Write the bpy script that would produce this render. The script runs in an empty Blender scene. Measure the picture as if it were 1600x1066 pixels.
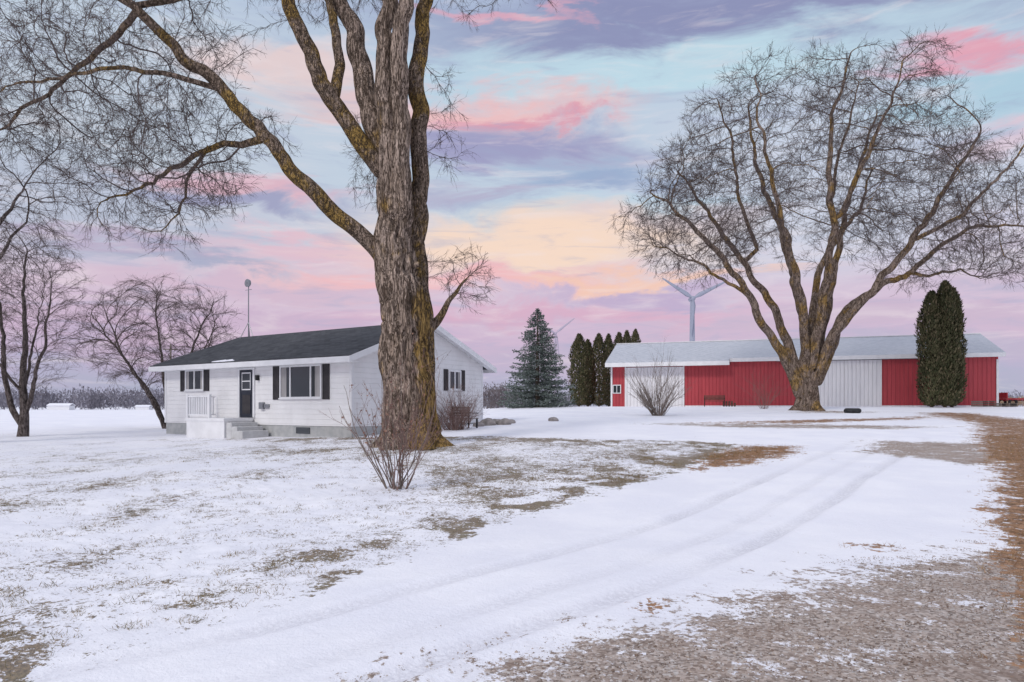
import bpy, math, random, time
import numpy as np
from mathutils import Vector
T0=time.time()
rng=np.random.default_rng(7); random.seed(7)
sc=bpy.context.scene
def S(r,g,b):
    f=lambda c:(c/255/12.92) if c/255<=0.04045 else ((c/255+0.055)/1.055)**2.4
    return (f(r),f(g),f(b),1)
# ---------------------------------------------------------------- numpy noise
def _h(i,j,k):
    i=i.astype(np.int64);j=j.astype(np.int64);k=k.astype(np.int64)
    n=(i*73856093)^(j*19349663)^(k*83492791)
    n=(n^(n>>13))*1274126177; n=n^(n>>16)
    return (n&0xffff)/65535.0
def vnoise(x,y,z=None):
    x=np.asarray(x,float);y=np.asarray(y,float)
    z=np.zeros_like(x) if z is None else np.asarray(z,float)
    xi=np.floor(x);yi=np.floor(y);zi=np.floor(z)
    fx=x-xi;fy=y-yi;fz=z-zi
    fx=fx*fx*(3-2*fx);fy=fy*fy*(3-2*fy);fz=fz*fz*(3-2*fz)
    def L(a,b,t):return a+(b-a)*t
    c=lambda a,b,d:_h(xi+a,yi+b,zi+d)
    return L(L(L(c(0,0,0),c(1,0,0),fx),L(c(0,1,0),c(1,1,0),fx),fy),
             L(L(c(0,0,1),c(1,0,1),fx),L(c(0,1,1),c(1,1,1),fx),fy),fz)
def fbm(x,y,o=4):
    s=0;a=.5;t=0
    for i in range(o):
        s=s+a*vnoise(x*2**i+17*i,y*2**i+31*i);t+=a;a*=.5
    return s/t
def sst(a,b,x):
    t=np.clip((x-a)/(b-a),0,1);return t*t*(3-2*t)
# ---------------------------------------------------------------- terrain height
def H(x,y):
    x=np.asarray(x,float);y=np.asarray(y,float)
    r=1.6*np.clip((y-8)/44,0,1)
    r=np.where(y<12,1.6/44*sst(8,12,y)*np.clip(y-8,0,9),r)
    s=.35+.65*sst(-16,4,x)
    far=1-sst(80,300,y)*(1-sst(0,60,x))
    return r*s*far
def Hf(x,y): return float(H(np.array([x]),np.array([y]))[0])
# ---------------------------------------------------------------- mesh accumulator
class Geo:
    def __init__(s): s.v=[];s.f=[];s.n=0
    def add(s,V,F,mi=0):
        V=np.asarray(V,float).reshape(-1,3);F=np.asarray(F,np.int64)
        if len(F)==0:return
        s.v.append(V);s.f.append((F+s.n,mi));s.n+=len(V)
    def build(s,name,mats,parent=None,loc=(0,0,0),smooth=False,rot=None):
        V=np.concatenate(s.v)
        me=bpy.data.meshes.new(name)
        me.vertices.add(len(V));me.vertices.foreach_set('co',V.astype(np.float32).ravel())
        li=np.concatenate([f.ravel() for f,_ in s.f])
        tot=np.concatenate([np.full(len(f),f.shape[1]) for f,_ in s.f])
        mi=np.concatenate([np.full(len(f),m) for f,m in s.f])
        st=np.concatenate([[0],np.cumsum(tot)[:-1]])
        me.loops.add(len(li));me.loops.foreach_set('vertex_index',li.astype(np.int32))
        me.polygons.add(len(tot));me.polygons.foreach_set('loop_start',st.astype(np.int32))
        for m in mats: me.materials.append(m)
        me.polygons.foreach_set('material_index',mi.astype(np.int32))
        me.polygons.foreach_set('use_smooth',np.full(len(tot),bool(smooth)))
        me.update(calc_edges=True);me.validate()
        o=bpy.data.objects.new(name,me);sc.collection.objects.link(o)
        o.location=loc
        if rot is not None:o.rotation_euler=rot
        if parent:o.parent=parent
        return o
def empty(name,loc,rz=0):
    o=bpy.data.objects.new(name,None);sc.collection.objects.link(o);o.location=loc;o.rotation_euler=(0,0,rz);o.empty_display_size=.3
    return o
BF=[(0,3,2,1),(4,5,6,7),(0,1,5,4),(1,2,6,5),(2,3,7,6),(3,0,4,7)]
def boxv(x0,x1,y0,y1,z0,z1):
    return [(x0,y0,z0),(x1,y0,z0),(x1,y1,z0),(x0,y1,z0),(x0,y0,z1),(x1,y0,z1),(x1,y1,z1),(x0,y1,z1)]
def boxes(name,bs,mat,parent,bevel=0):
    g=Geo()
    for b in bs:g.add(boxv(*b),BF)
    o=g.build(name,[mat],parent)
    if bevel:
        m=o.modifiers.new('b','BEVEL');m.width=bevel;m.segments=2
    return o
def edges_geo(g,A,B,ra,rb,sides=3,mi=0):
    A=np.asarray(A,float);B=np.asarray(B,float)
    n=len(A)
    if n==0:return
    d=B-A;d/=np.linalg.norm(d,axis=1,keepdims=True)+1e-9
    ref=np.where(np.abs(d[:,2:3])>.8,np.array([[1.,0,0]]),np.array([[0,0,1.]]))
    u=np.cross(d,ref);u/=np.linalg.norm(u,axis=1,keepdims=True)+1e-9
    w=np.cross(d,u)
    V=np.zeros((n,2*sides,3))
    for k in range(sides):
        a=2*math.pi*k/sides
        o=math.cos(a)*u+math.sin(a)*w
        V[:,k]=A+o*np.reshape(ra,(-1,1));V[:,sides+k]=B+o*np.reshape(rb,(-1,1))
    F=np.zeros((n,sides,4),int)
    for k in range(sides):
        F[:,k]=[k,(k+1)%sides,sides+(k+1)%sides,sides+k]
    F+= (np.arange(n)*2*sides)[:,None,None]
    g.add(V.reshape(-1,3),F.reshape(-1,4),mi)
def tube(g,P,R,sides,mi=0,ridge=0,flare=0,cap=True):
    P=np.asarray(P,float);R=np.asarray(R,float)
    if len(P)<2:return
    s=np.concatenate([[0],np.cumsum(np.linalg.norm(np.diff(P,axis=0),axis=1))])
    if ridge:
        m=int(s[-1]/.06)+2;t=np.linspace(0,s[-1],m)
        P=np.stack([np.interp(t,s,P[:,i]) for i in range(3)],1);R=np.interp(t,s,R);s=t
        for _ in range(6):
            P[1:-1]=(P[:-2]+2*P[1:-1]+P[2:])/4;R[1:-1]=(R[:-2]+2*R[1:-1]+R[2:])/4
    T=np.gradient(P,axis=0);T/=np.linalg.norm(T,axis=1,keepdims=True)+1e-9
    av=T.mean(0);ref=np.eye(3)[np.argmin(np.abs(av))]
    u=np.cross(T,ref);u/=np.linalg.norm(u,axis=1,keepdims=True)+1e-9
    w=np.cross(T,u)
    a=np.arange(sides)*2*math.pi/sides
    ca,sa=np.cos(a),np.sin(a)
    RR=np.repeat(R[:,None],sides,1)
    if ridge:
        ss=np.repeat(s[:,None],sides,1)
        q=vnoise(ca[None]*5+40+ss*.15,sa[None]*5+40,ss*.9)
        q2=vnoise(ca[None]*11+90,sa[None]*11+90,ss*1.6)
        big=vnoise(ca[None]*1.6+9,sa[None]*1.6+9,ss*.6)
        amp=np.clip(RR/.5,.2,1)
        RR=RR*(1+ridge*amp*((1-2*np.abs(q-.5))-.5)*1.4-ridge*.9*np.exp(-(np.abs(q2-.5)/.09)**2)*amp+.22*(big-.5))
        if flare:
            lob=.5+.5*np.cos(6*a+.6)
            RR=RR*(1+flare*np.exp(-ss/.35)*(.35+.9*lob[None])+.10*np.exp(-ss/2.0)*lob[None])
    V=P[:,None]+RR[:,:,None]*(ca[None,:,None]*u[:,None]+sa[None,:,None]*w[:,None])
    n=len(P)
    i=np.arange(n-1)[:,None]*sides;k=np.arange(sides)[None];k2=(k+1)%sides
    F=np.stack([i+k,i+k2,i+sides+k2,i+sides+k],-1).reshape(-1,4)
    g.add(V.reshape(-1,3),F,mi)
# ---------------------------------------------------------------- materials
def mat(name,base=(.5,.5,.5,1),rough=.7,metal=0,spec=.3):
    m=bpy.data.materials.new(name);m.use_nodes=True
    b=m.node_tree.nodes['Principled BSDF']
    b.inputs['Base Color'].default_value=base;b.inputs['Roughness'].default_value=rough
    b.inputs['Metallic'].default_value=metal;b.inputs['Specular IOR Level'].default_value=spec
    return m
class N:
    def __init__(s,tree): s.t=tree;s.nodes=tree.nodes;s.l=tree.links
    def new(s,t,**k):
        n=s.nodes.new(t)
        for a,b in k.items(): setattr(n,a,b)
        return n
    def put(s,inp,v):
        if isinstance(v,bpy.types.NodeSocket): s.l.new(v,inp)
        else: inp.default_value=v
    def math(s,op,a,b=None,c=None,clamp=False):
        n=s.new('ShaderNodeMath',operation=op);n.use_clamp=clamp
        s.put(n.inputs[0],a)
        if b is not None:s.put(n.inputs[1],b)
        if c is not None:s.put(n.inputs[2],c)
        return n.outputs[0]
    def mix(s,f,a,b,bt='MIX'):
        n=s.new('ShaderNodeMix',data_type='RGBA',blend_type=bt)
        s.put(n.inputs['Factor'],f);s.put(n.inputs[6],a);s.put(n.inputs[7],b);return n.outputs[2]
    def noise(s,vec,scale,detail=4,rough=.55,dist=0,out='Fac'):
        n=s.new('ShaderNodeTexNoise');s.put(n.inputs['Vector'],vec)
        n.inputs['Scale'].default_value=scale;n.inputs['Detail'].default_value=detail
        n.inputs['Roughness'].default_value=rough;n.inputs['Distortion'].default_value=dist
        return n.outputs[out]
    def ss(s,x,a,b,lo=0,hi=1):
        n=s.new('ShaderNodeMapRange',interpolation_type='SMOOTHSTEP')
        s.put(n.inputs['Value'],x);n.inputs['From Min'].default_value=a;n.inputs['From Max'].default_value=b
        n.inputs['To Min'].default_value=lo;n.inputs['To Max'].default_value=hi
        return n.outputs['Result']
    def scalev(s,vec,sc3,rot=None):
        n=s.new('ShaderNodeMapping');s.put(n.inputs['Vector'],vec);n.inputs['Scale'].default_value=sc3
        if rot:n.inputs['Rotation'].default_value=rot
        return n.outputs[0]
    def bump(s,h,strength,dist,normal=None):
        n=s.new('ShaderNodeBump');s.put(n.inputs['Height'],h);n.inputs['Strength'].default_value=strength
        n.inputs['Distance'].default_value=dist
        if normal is not None:s.put(n.inputs['Normal'],normal)
        return n.outputs[0]
def NM(m):
    n=N(m.node_tree);n.b=m.node_tree.nodes['Principled BSDF'];n.co=n.new('ShaderNodeTexCoord').outputs['Object']
    n.col=n.b.inputs['Base Color'];n.nrm=n.b.inputs['Normal'];return n
def var_mat(name,c1,c2,scale=3,rough=.8,bump=0,bs=20,metal=0,spec=.3,str3=(1,1,1),detail=3):
    m=mat(name,c1,rough,metal,spec);n=NM(m)
    v=n.scalev(n.co,str3)
    f=n.ss(n.noise(v,scale,detail,.6),.3,.7)
    n.put(n.col,n.mix(f,c1,c2))
    if bump: n.put(n.nrm,n.bump(n.noise(v,bs,4,.6),bump,.02))
    return m
def bark_mat(name,dark,mid,light,lich,lt,zs=.16,sc=9,side=0):
    m=mat(name,mid,.95,0,.1);n=NM(m)
    v=n.scalev(n.co,(1,1,zs))
    a=n.noise(v,sc,4,.6,.5);b=n.noise(v,sc*2.6,3,.6,.3)
    ra=n.math('ABSOLUTE',n.math('SUBTRACT',a,.5));rb=n.math('ABSOLUTE',n.math('SUBTRACT',b,.5))
    fa=n.ss(ra,.0,.05);fb=n.ss(rb,.0,.055)
    ridge=n.math('MULTIPLY',fa,n.math('ADD',.45,n.math('MULTIPLY',fb,.55)))
    c=n.mix(n.ss(n.noise(v,sc*1.4,5,.7),.35,.65),mid,light)
    c=n.mix(n.ss(n.noise(n.co,.9,3,.5),.4,.7,0,.45),c,(light[0]*1.15,light[1]*1.15,light[2]*1.18,1))
    th=n.math('ADD',n.noise(n.co,.8,3,.55),n.math('MULTIPLY',n.noise(v,16,4,.75),.45))
    if side:
        sx=n.new('ShaderNodeSeparateXYZ');n.put(sx.inputs[0],n.co)
        th=n.math('ADD',th,n.ss(n.math('ADD',sx.outputs[0],n.math('MULTIPLY',sx.outputs[2],-.02)),-.25,.45,0,side))
    c=n.mix(n.ss(th,lt,lt+.14,0,.85),c,lich)
    c=n.mix(ridge,dark,c)
    n.put(n.col,c)
    n.put(n.nrm,n.bump(ridge,.9,.05))
    return m
M_bark=bark_mat('bark_furrowed',(.075,.052,.038,1),(.27,.20,.15,1),(.47,.365,.295,1),(.38,.235,.06,1),.82,.14,8,.28)
M_bark2=bark_mat('bark_limb_lichen',(.065,.047,.034,1),(.20,.145,.105,1),(.33,.25,.195,1),(.34,.215,.055,1),.68,.4,8)
M_bark2b=bark_mat('bark_spreading',(.075,.053,.04,1),(.22,.16,.125,1),(.34,.265,.215,1),(.36,.22,.06,1),.72,.3,5)
M_bark3=bark_mat('bark_grey',(.06,.046,.042,1),(.14,.115,.105,1),(.23,.19,.175,1),(.22,.16,.07,1),.95,.4,8)
M_twig=var_mat('twig',(.080,.060,.054,1),(.14,.108,.10,1),1.2,.95)
M_twigpale=var_mat('shrub_twig_pale',(.16,.125,.105,1),(.27,.22,.19,1),1.2,.95)
M_twigred=var_mat('twig_reddish',(.18,.11,.095,1),(.28,.19,.165,1),1.2,.9)
M_bud=var_mat('dry_leaf_bud',(.24,.11,.08,1),(.34,.20,.14,1),6,.9)
# ---------------------------------------------------------------- tree machinery
def catmull(P,R,step):
    P=np.asarray(P,float);R=np.asarray(R,float)
    Q=[];W=[]
    n=len(P)
    for i in range(n-1):
        p0=P[max(i-1,0)];p1=P[i];p2=P[i+1];p3=P[min(i+2,n-1)]
        m=max(1,int(round(np.linalg.norm(p2-p1)/step)))
        for k in range(m):
            t=k/m
            Q.append(.5*((2*p1)+(-p0+p2)*t+(2*p0-5*p1+4*p2-p3)*t*t+(-p0+3*p1-3*p2+p3)*t**3));W.append(R[i]+(R[i+1]-R[i])*t)
    Q.append(P[-1]);W.append(R[-1])
    return np.array(Q),np.array(W)
def build_tree(name,loc,limbs,attr,step=.35,infl=5,kill=.6,iters=90,tip=.008,expo=2.05,
               twig_n=3,twig_L=.7,twig_r=.006,droop=-.05,mats=None,ridge=.12,thr=.035,up=0.0,jit=.2,inert=.5,sub=3,flare=.5,limbjit=.05,
               st1=9,kill1=1.5,spread=.42,maxg=.22):
    pos=[];par=[];mr=[];dirs=[];lm=[]
    for L in limbs:
        P=np.array(L[0],float);R=np.array(L[1],float);mi=L[2] if len(L)>2 else None
        P,R=catmull(P,R,step)
        w=np.zeros_like(P)
        if len(P)>3 and limbjit:
            w[1:]=rng.normal(0,limbjit,(len(P)-1,3));w[1:-1]=(w[:-2]+w[1:-1]+w[2:])/2
        P=P+w*np.clip(np.linspace(0,3,len(P)),0,1)[:,None]
        if pos:
            A=np.array(pos);d=np.linalg.norm(A-P[0],axis=1);pi=int(np.argmin(d))
            start=1 if d[pi]<.05 else 0
        else: pi=-1;start=0
        for k in range(start,len(P)):
            pos.append(P[k]);par.append(pi);mr.append(R[k]);pi=len(pos)-1;lm.append(mi)
    nl=len(pos)
    pos=list(map(np.array,pos))
    for i in range(nl):
        d=pos[i]-pos[par[i]] if par[i]>=0 else np.array([0,0,1.]);dirs.append(d/(np.linalg.norm(d)+1e-9))
    cc=np.zeros(300000,int)
    def grow(A,kill,infl,iters,jit,inert,nodes_from):
        near=np.zeros(len(A),int);nd=np.full(len(A),1e9);done=nodes_from
        for it in range(iters):
            new=np.array(pos[done:])
            if len(new)==0:break
            for c0 in range(0,len(new),300):
                ch=new[c0:c0+300]
                D=((A[:,None]-ch[None])**2).sum(-1)
                j=D.argmin(1);dm=np.sqrt(D[np.arange(len(A)),j])
                b=dm<nd;nd[b]=dm[b];near[b]=done+c0+j[b]
            done=len(pos)
            keep=nd>kill
            A=A[keep];nd=nd[keep];near=near[keep]
            if len(A)==0:break
            act=nd<infl
            if not act.any():break
            idx=near[act];PP=np.array(pos)
            v=A[act]-PP[idx];v/=np.linalg.norm(v,axis=1,keepdims=True)
            sm=np.zeros((len(pos),3));np.add.at(sm,idx,v)
            for i in np.unique(idx):
                if cc[i]>=3: continue
                s=sm[i];l=np.linalg.norm(s)
                if l<1e-3:continue
                d=s/l+inert*dirs[i]+rng.normal(0,jit,3)+np.array([0,0,up]);d/=np.linalg.norm(d)
                pos.append(pos[i]+d*step*rng.uniform(.8,1.15));par.append(int(i));mr.append(0);lm.append(None);dirs.append(d);cc[i]+=1
    A=np.asarray(attr,float)
    if len(A):
        if st1: grow(A[::st1],kill1,infl*1.4,iters,jit*1.3,inert+.25,0)
        cc[:]=0
        grow(A,kill,infl,iters,jit,inert,0)
    pos=np.array(pos);par=np.array(par);mr=np.array(mr);dirs=np.array(dirs);n=len(pos)
    acc=np.zeros(n);R=np.zeros(n)
    for i in range(n-1,-1,-1):
        R[i]=max(tip,acc[i]**(1/expo)) if acc[i]>0 else tip
        if mr[i]>0:R[i]=max(mr[i],tip)
        else: R[i]=min(R[i],maxg)
        p=par[i]
        if p>=0: acc[p]+=R[i]**expo
    for i in range(n):
        if par[i]>=0:R[i]=min(R[i],R[par[i]]*(1.0 if mr[i]>0 else .92 if mr[par[i]]>0 else 1))
    ch=[[] for _ in range(n)]
    for i in range(n):
        if par[i]>=0:ch[par[i]].append(i)
    g=Geo()
    starts=[(i,-1) for i in range(n) if par[i]<0]
    while starts:
        i,p=starts.pop()
        P=[];Q=[];mm=lm[i]
        if p>=0:P.append(pos[p]);Q.append(min(R[p],R[i]*1.15))
        c=i
        while True:
            P.append(pos[c]);Q.append(R[c])
            if not ch[c]:break
            k=sorted(ch[c],key=lambda t:-R[t]- (1 if (mr[t]>0 and t==c+1) else 0))
            for o in k[1:]:starts.append((o,c))
            c=k[0]
        r0=max(Q)
        if ridge and r0>.16 and lm[i] is not None or r0>.3:
            tube(g,P,Q,72 if r0>.5 else 40,mm if mm is not None else (0 if r0>.3 else 1),ridge,flare if p<0 else 0)
        else:
            sd=12 if r0>.12 else 8 if r0>.06 else 5 if r0>.025 else 3
            tube(g,P,Q,sd,1 if r0>.035 else 2)
    sel=np.where((R<thr)&((mr==0)))[0]
    if twig_n and len(sel):
        idx=np.repeat(sel,twig_n)
        m=len(idx)
        d=dirs[idx]+rng.normal(0,spread,(m,3))+np.array([0,0,droop])
        d/=np.linalg.norm(d,axis=1,keepdims=True)
        L=twig_L*rng.uniform(.4,1.2,m)[:,None]
        A0=pos[idx];d2=d+rng.normal(0,.22,(m,3))+np.array([0,0,droop]);d2/=np.linalg.norm(d2,axis=1,keepdims=True)
        B=A0+d*L*.5;C=B+d2*L*.5
        edges_geo(g,A0,B,np.full(m,twig_r),np.full(m,twig_r*.8),3,2)
        edges_geo(g,B,C,np.full(m,twig_r*.8),np.full(m,twig_r*.35),3,2)
        for k in range(sub):
            t=rng.uniform(.15,.95,m)[:,None]
            O=np.where(t<.5,A0+(B-A0)*t*2,B+(C-B)*(t*2-1))
            e=d2*.9+rng.normal(0,.42,(m,3));e/=np.linalg.norm(e,axis=1,keepdims=True)
            E=O+e*L*rng.uniform(.25,.5,m)[:,None]
            edges_geo(g,O,E,np.full(m,twig_r*.65),np.full(m,twig_r*.35),3,2)
    print(name,'nodes',n,'twig nodes',len(sel),'verts',g.n,round(time.time()-T0,1))
    return g.build(name,mats or [M_bark,M_bark2,M_twig],None,loc,True)
def ell(c,r,n,shell=.5):
    v=rng.normal(0,1,(n,3));v/=np.linalg.norm(v,axis=1,keepdims=True)
    q=rng.uniform(0,1,(n,1))**(1/3*shell)
    return np.array(c)+v*q*np.array(r)
def clumps(env,k,rmin,rmax,npts,flat=.75):
    """attractors gathered in clumps whose centres lie in an envelope point cloud"""
    C=env[rng.integers(0,len(env),k)]
    out=[]
    for c0 in C:
        r=rng.uniform(rmin,rmax);out.append(ell(c0,(r,r,r*flat),int(npts*(r/rmax)**2),.8))
    return np.concatenate(out)
# ---------------------------------------------------------------- ground
def axis(lo,hi,c0,c1,s,gr):
    core=list(np.arange(c0,c1+1e-6,s));a=[];x=c0;d=s
    while x>lo: d*=gr;x-=d;a.append(x)
    b=[];x=core[-1];d=s
    while x<hi: d*=gr;x+=d;b.append(x)
    return np.array(a[::-1]+core+b)
def sd_poly(x,y,poly):
    P=np.array(poly,float);d=np.full(x.shape,1e9);ins=np.zeros(x.shape,bool)
    for i in range(len(P)):
        a=P[i];b=P[(i+1)%len(P)];e=b-a
        t=np.clip(((x-a[0])*e[0]+(y-a[1])*e[1])/(e@e),0,1)
        d=np.minimum(d,np.hypot(x-a[0]-t*e[0],y-a[1]-t*e[1]))
        c=((a[1]>y)!=(b[1]>y))&(x<(b[0]-a[0])*(y-a[1])/(b[1]-a[1]+1e-12)+a[0])
        ins^=c
    return np.where(ins,d,-d)
def sd_line(x,y,pts):
    P=np.array(pts,float);d=np.full(x.shape,1e9)
    for i in range(len(P)-1):
        a=P[i];b=P[i+1];e=b-a
        t=np.clip(((x-a[0])*e[0]+(y-a[1])*e[1])/(e@e),0,1)
        d=np.minimum(d,np.hypot(x-a[0]-t*e[0],y-a[1]-t*e[1]))
    return d
LAWN=[(-60,-5),(-7,-5),(-4.6,2.5),(-3.0,4.0),(-1.9,5.8),(0,9.7),(3.9,15.2),(7.6,19.6),(6.0,21.5),(2,22.6),(-1,24.5),(-4,25),(-14,29),(-26,33),(-70,44)]
GRAVEL=[[(-4,1),(-1.9,3.0),(-.8,4.0),(1.1,5.25),(3.4,6.9),(5.1,7.7),(6.6,8.6),(9,6),(9,1)],
        [(9.5,18.5),(10.4,15.4),(12.5,16.3),(15.5,21.0),(11.5,22)],
        [(5,31),(9,28.3),(15,27.2),(19,29),(14,30.6),(9,31.5)],
        [(16,42),(19.5,40.8),(24,42.5),(20,45)]]
DIRT=[[(2.3,1),(3.1,4),(4.7,6.6),(7.2,10.3),(10.6,15),(15.5,23),(21,31),(25,42),(28,42),(25,31),(18.5,23),(15,17),(14,12),(12,6),(10,1)],
      [(3.9,14.6),(5.4,15.6),(7.6,18.2),(8.4,20.2),(7.0,20.2),(5,17.6)],
      [(.95,5.45),(1.12,5.4),(1.15,5.55),(1.0,5.58)],[(4.1,7.75),(4.4,7.8),(4.3,8.0),(4.0,7.95)],
      [(8,31.5),(13,31),(20,34),(26,40),(20,36),(12,33)]]
RUT1=[(-2.2,2.6),(-.35,4.5),(1.6,6.5),(4.1,9.6),(7,13.5),(10,17.6),(14,23),(18,30)]
RUT2=[(-4.6,2.6),(-1.9,4.9),(.3,7.2),(2.9,10.5),(5.7,14.4),(8.7,18.6),(12.6,24),(16,30)]
RUT3=[(-3.6,2.4),(-.9,4.7),(1.2,6.9),(3.6,10.0),(6.4,13.9),(9.4,18.1),(13.3,23.5),(17,30)]
def masks(x,y):
    W=.22+.03*np.clip(y,0,60)
    sdl=sd_poly(x,y,LAWN)
    lawn=np.clip(.5+sdl/(2*W),0,1)
    gr=np.max([np.clip(.5+sd_poly(x,y,p)/(2*(W if k else W*2.2)),0,1) for k,p in enumerate(GRAVEL)],0)
    di=np.max([np.clip(.5+sd_poly(x,y,p)/(2*W),0,1) for p in DIRT],0)
    edge=np.exp(-(np.clip(sdl,0,50)/(.6+.06*np.clip(y,0,40)))**1.3)
    patch=fbm(x*.9+5,y*.55+9,5)
    bare=.25+.52*edge*sst(.38,.62,fbm(x*1.9+50,y*1.9,4))+.70*(patch-.5)
    bare=bare+.10*np.exp(-((x+3)**2+(y-19)**2)/14)+.08*sst(9,15,y)*(1-sst(22,27,y))*sst(-10,0,x)
    bare=bare*(1-sst(8,24,-x)*.3)*(1-.5*sst(24,30,y))
    return lawn,gr,di,np.clip(bare,0,1)
xs=axis(-2600,2600,-6,9,.05,1.06);ys=axis(-40,3000,2.6,13,.05,1.06)
X,Y=np.meshgrid(xs,ys);x=X.ravel();y=Y.ravel()
lawn,gr,di,bare=masks(x,y)
z=H(x,y)
near=1-sst(30,60,np.hypot(x,y))
z=z+near*(lawn*(.05*(fbm(x*2.2,y*2.2,4)-.5)+.045*(fbm(x*7,y*7,2)-.5))+(1-lawn)*.02*(fbm(x*1.1,y*1.1,3)-.5))
z=z+near*.05*(fbm(x*.3+3,y*.3,3)-.5)
rut=np.zeros_like(x)
for rt,am in ((RUT1,1),(RUT2,.8),(RUT3,.5)):
    xx_=x+.16*(fbm(x*.7,y*.7,2)-.5)
    d=sd_line(xx_,y,rt)
    k=(.6+.8*fbm(x*1.3,y*1.3+7,2)-.4)*(1-sst(18,28,y))
    z=z-(1-lawn)*near*am*k*(.055*np.exp(-(d/.11)**4)-.028*np.exp(-((d-.21)/.06)**2))
    rut=np.maximum(rut,(1-lawn)*near*am*k*1.3*np.exp(-(d/.12)**4))
z=z+near*np.maximum(gr,di)*(1-lawn)*.014*(fbm(x*9,y*9,2)-.5) - near*.012*gr
nx,ny=len(xs),len(ys)
i=(np.arange(ny-1)[:,None]*nx+np.arange(nx-1)[None]).ravel()
g=Geo();g.add(np.stack([x,y,z],1),np.stack([i,i+1,i+nx+1,i+nx],1))
M_g=mat('snowy_ground',(.8,.8,.85,1),.7,0,.2)
ground=g.build('ground',[M_g],None,(0,0,0),True)
for nm,arr in (('lawn',lawn),('gravel',gr),('dirt',di),('bare',bare),('rut',rut)):
    a=ground.data.attributes.new(nm,'FLOAT','POINT');a.data.foreach_set('value',arr.astype(np.float32))
n=NM(M_g)
def at(nm): 
    q=n.new('ShaderNodeAttribute');q.attribute_name=nm;return q.outputs['Fac']
co=n.co
nz_f=n.noise(co,9,5,.72);nz_m=n.noise(co,2.2,4,.65);nz_h=n.noise(co,38,4,.7)
snow=n.mix(n.ss(n.noise(co,.6,3,.6),.35,.7),(.79,.785,.835,1),(.86,.85,.88,1))
rutm=n.math('MULTIPLY',at('rut'),n.ss(n.noise(co,24,2,.7),.35,.6,.25,1))
snow=n.mix(n.math('MULTIPLY',rutm,.6,clamp=True),snow,(.50,.48,.52,1))
gcol=n.mix(n.ss(nz_h,.35,.65),(.062,.042,.020,1),(.25,.17,.085,1))
gcol=n.mix(n.ss(nz_m,.45,.7,0,.55),gcol,(.13,.105,.030,1))
vo=n.new('ShaderNodeTexVoronoi');n.put(vo.inputs['Vector'],co);vo.inputs['Scale'].default_value=46
vcol=n.new('ShaderNodeSeparateColor');n.put(vcol.inputs[0],vo.outputs['Color'])
gv=n.mix(vcol.outputs[0],(.15,.115,.095,1),(.52,.44,.39,1))
gv=n.mix(n.ss(nz_m,.35,.65,0,.45),gv,(.30,.215,.165,1))
gv=n.mix(n.ss(vcol.outputs[1],.8,.95,0,.6),gv,(.62,.58,.55,1))
gv=n.mix(n.ss(n.noise(co,1.1,4,.7),.54,.7,0,.6),gv,(.16,.105,.075,1))
dc=n.mix(n.ss(nz_f,.38,.62),(.11,.055,.025,1),(.36,.20,.11,1))
dc=n.mix(n.ss(nz_h,.5,.75,0,.6),dc,(.46,.33,.22,1))
nn=n.math('ADD',n.math('MULTIPLY',nz_f,.55),n.math('MULTIPLY',nz_m,.45))
def th(w,amp,a,b):
    return n.ss(n.math('ADD',w,n.math('MULTIPLY',n.math('SUBTRACT',nn,.5),amp)),a,b)
m_lawn=th(at('lawn'),2.4,.44,.54)
mg=th(at('gravel'),3.4,.50,.57)
md=th(at('dirt'),2.8,.50,.60)
hf=n.math('ADD',n.math('ADD',n.math('MULTIPLY',n.noise(co,30,4,.75),.46),n.math('MULTIPLY',nz_f,.34)),n.math('MULTIPLY',n.noise(co,2.8,3,.65),.20))
gm=n.ss(n.math('ADD',hf,n.math('MULTIPLY',at('bare'),.28)),.612,.645)
gmask=n.math('MULTIPLY',gm,m_lawn)
res=n.ss(n.math('ADD',n.math('ADD',n.math('MULTIPLY',n.noise(co,1.7,3,.6),.5),n.math('MULTIPLY',n.noise(co,16,5,.75),.5)),n.math('MULTIPLY',n.math('SUBTRACT',1,at('gravel')),.16)),.56,.595)
mg=n.math('MULTIPLY',mg,n.math('SUBTRACT',1,n.math('MULTIPLY',res,.92)))
res2=n.ss(n.noise(co,2.6,7,.78),.57,.61)
md=n.math('MULTIPLY',md,n.math('SUBTRACT',1,n.math('MULTIPLY',res2,.88)))
c=n.mix(n.math('MULTIPLY',gmask,.90),snow,gcol)
c=n.mix(mg,c,gv);c=n.mix(md,c,dc)
n.put(n.col,c)
hb=n.math('ADD',n.math('MULTIPLY',nz_h,.5),n.math('MULTIPLY',nz_f,1.2))
n.put(n.nrm,n.bump(hb,.55,.03))
print('ground',len(x),round(time.time()-T0,1))
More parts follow.
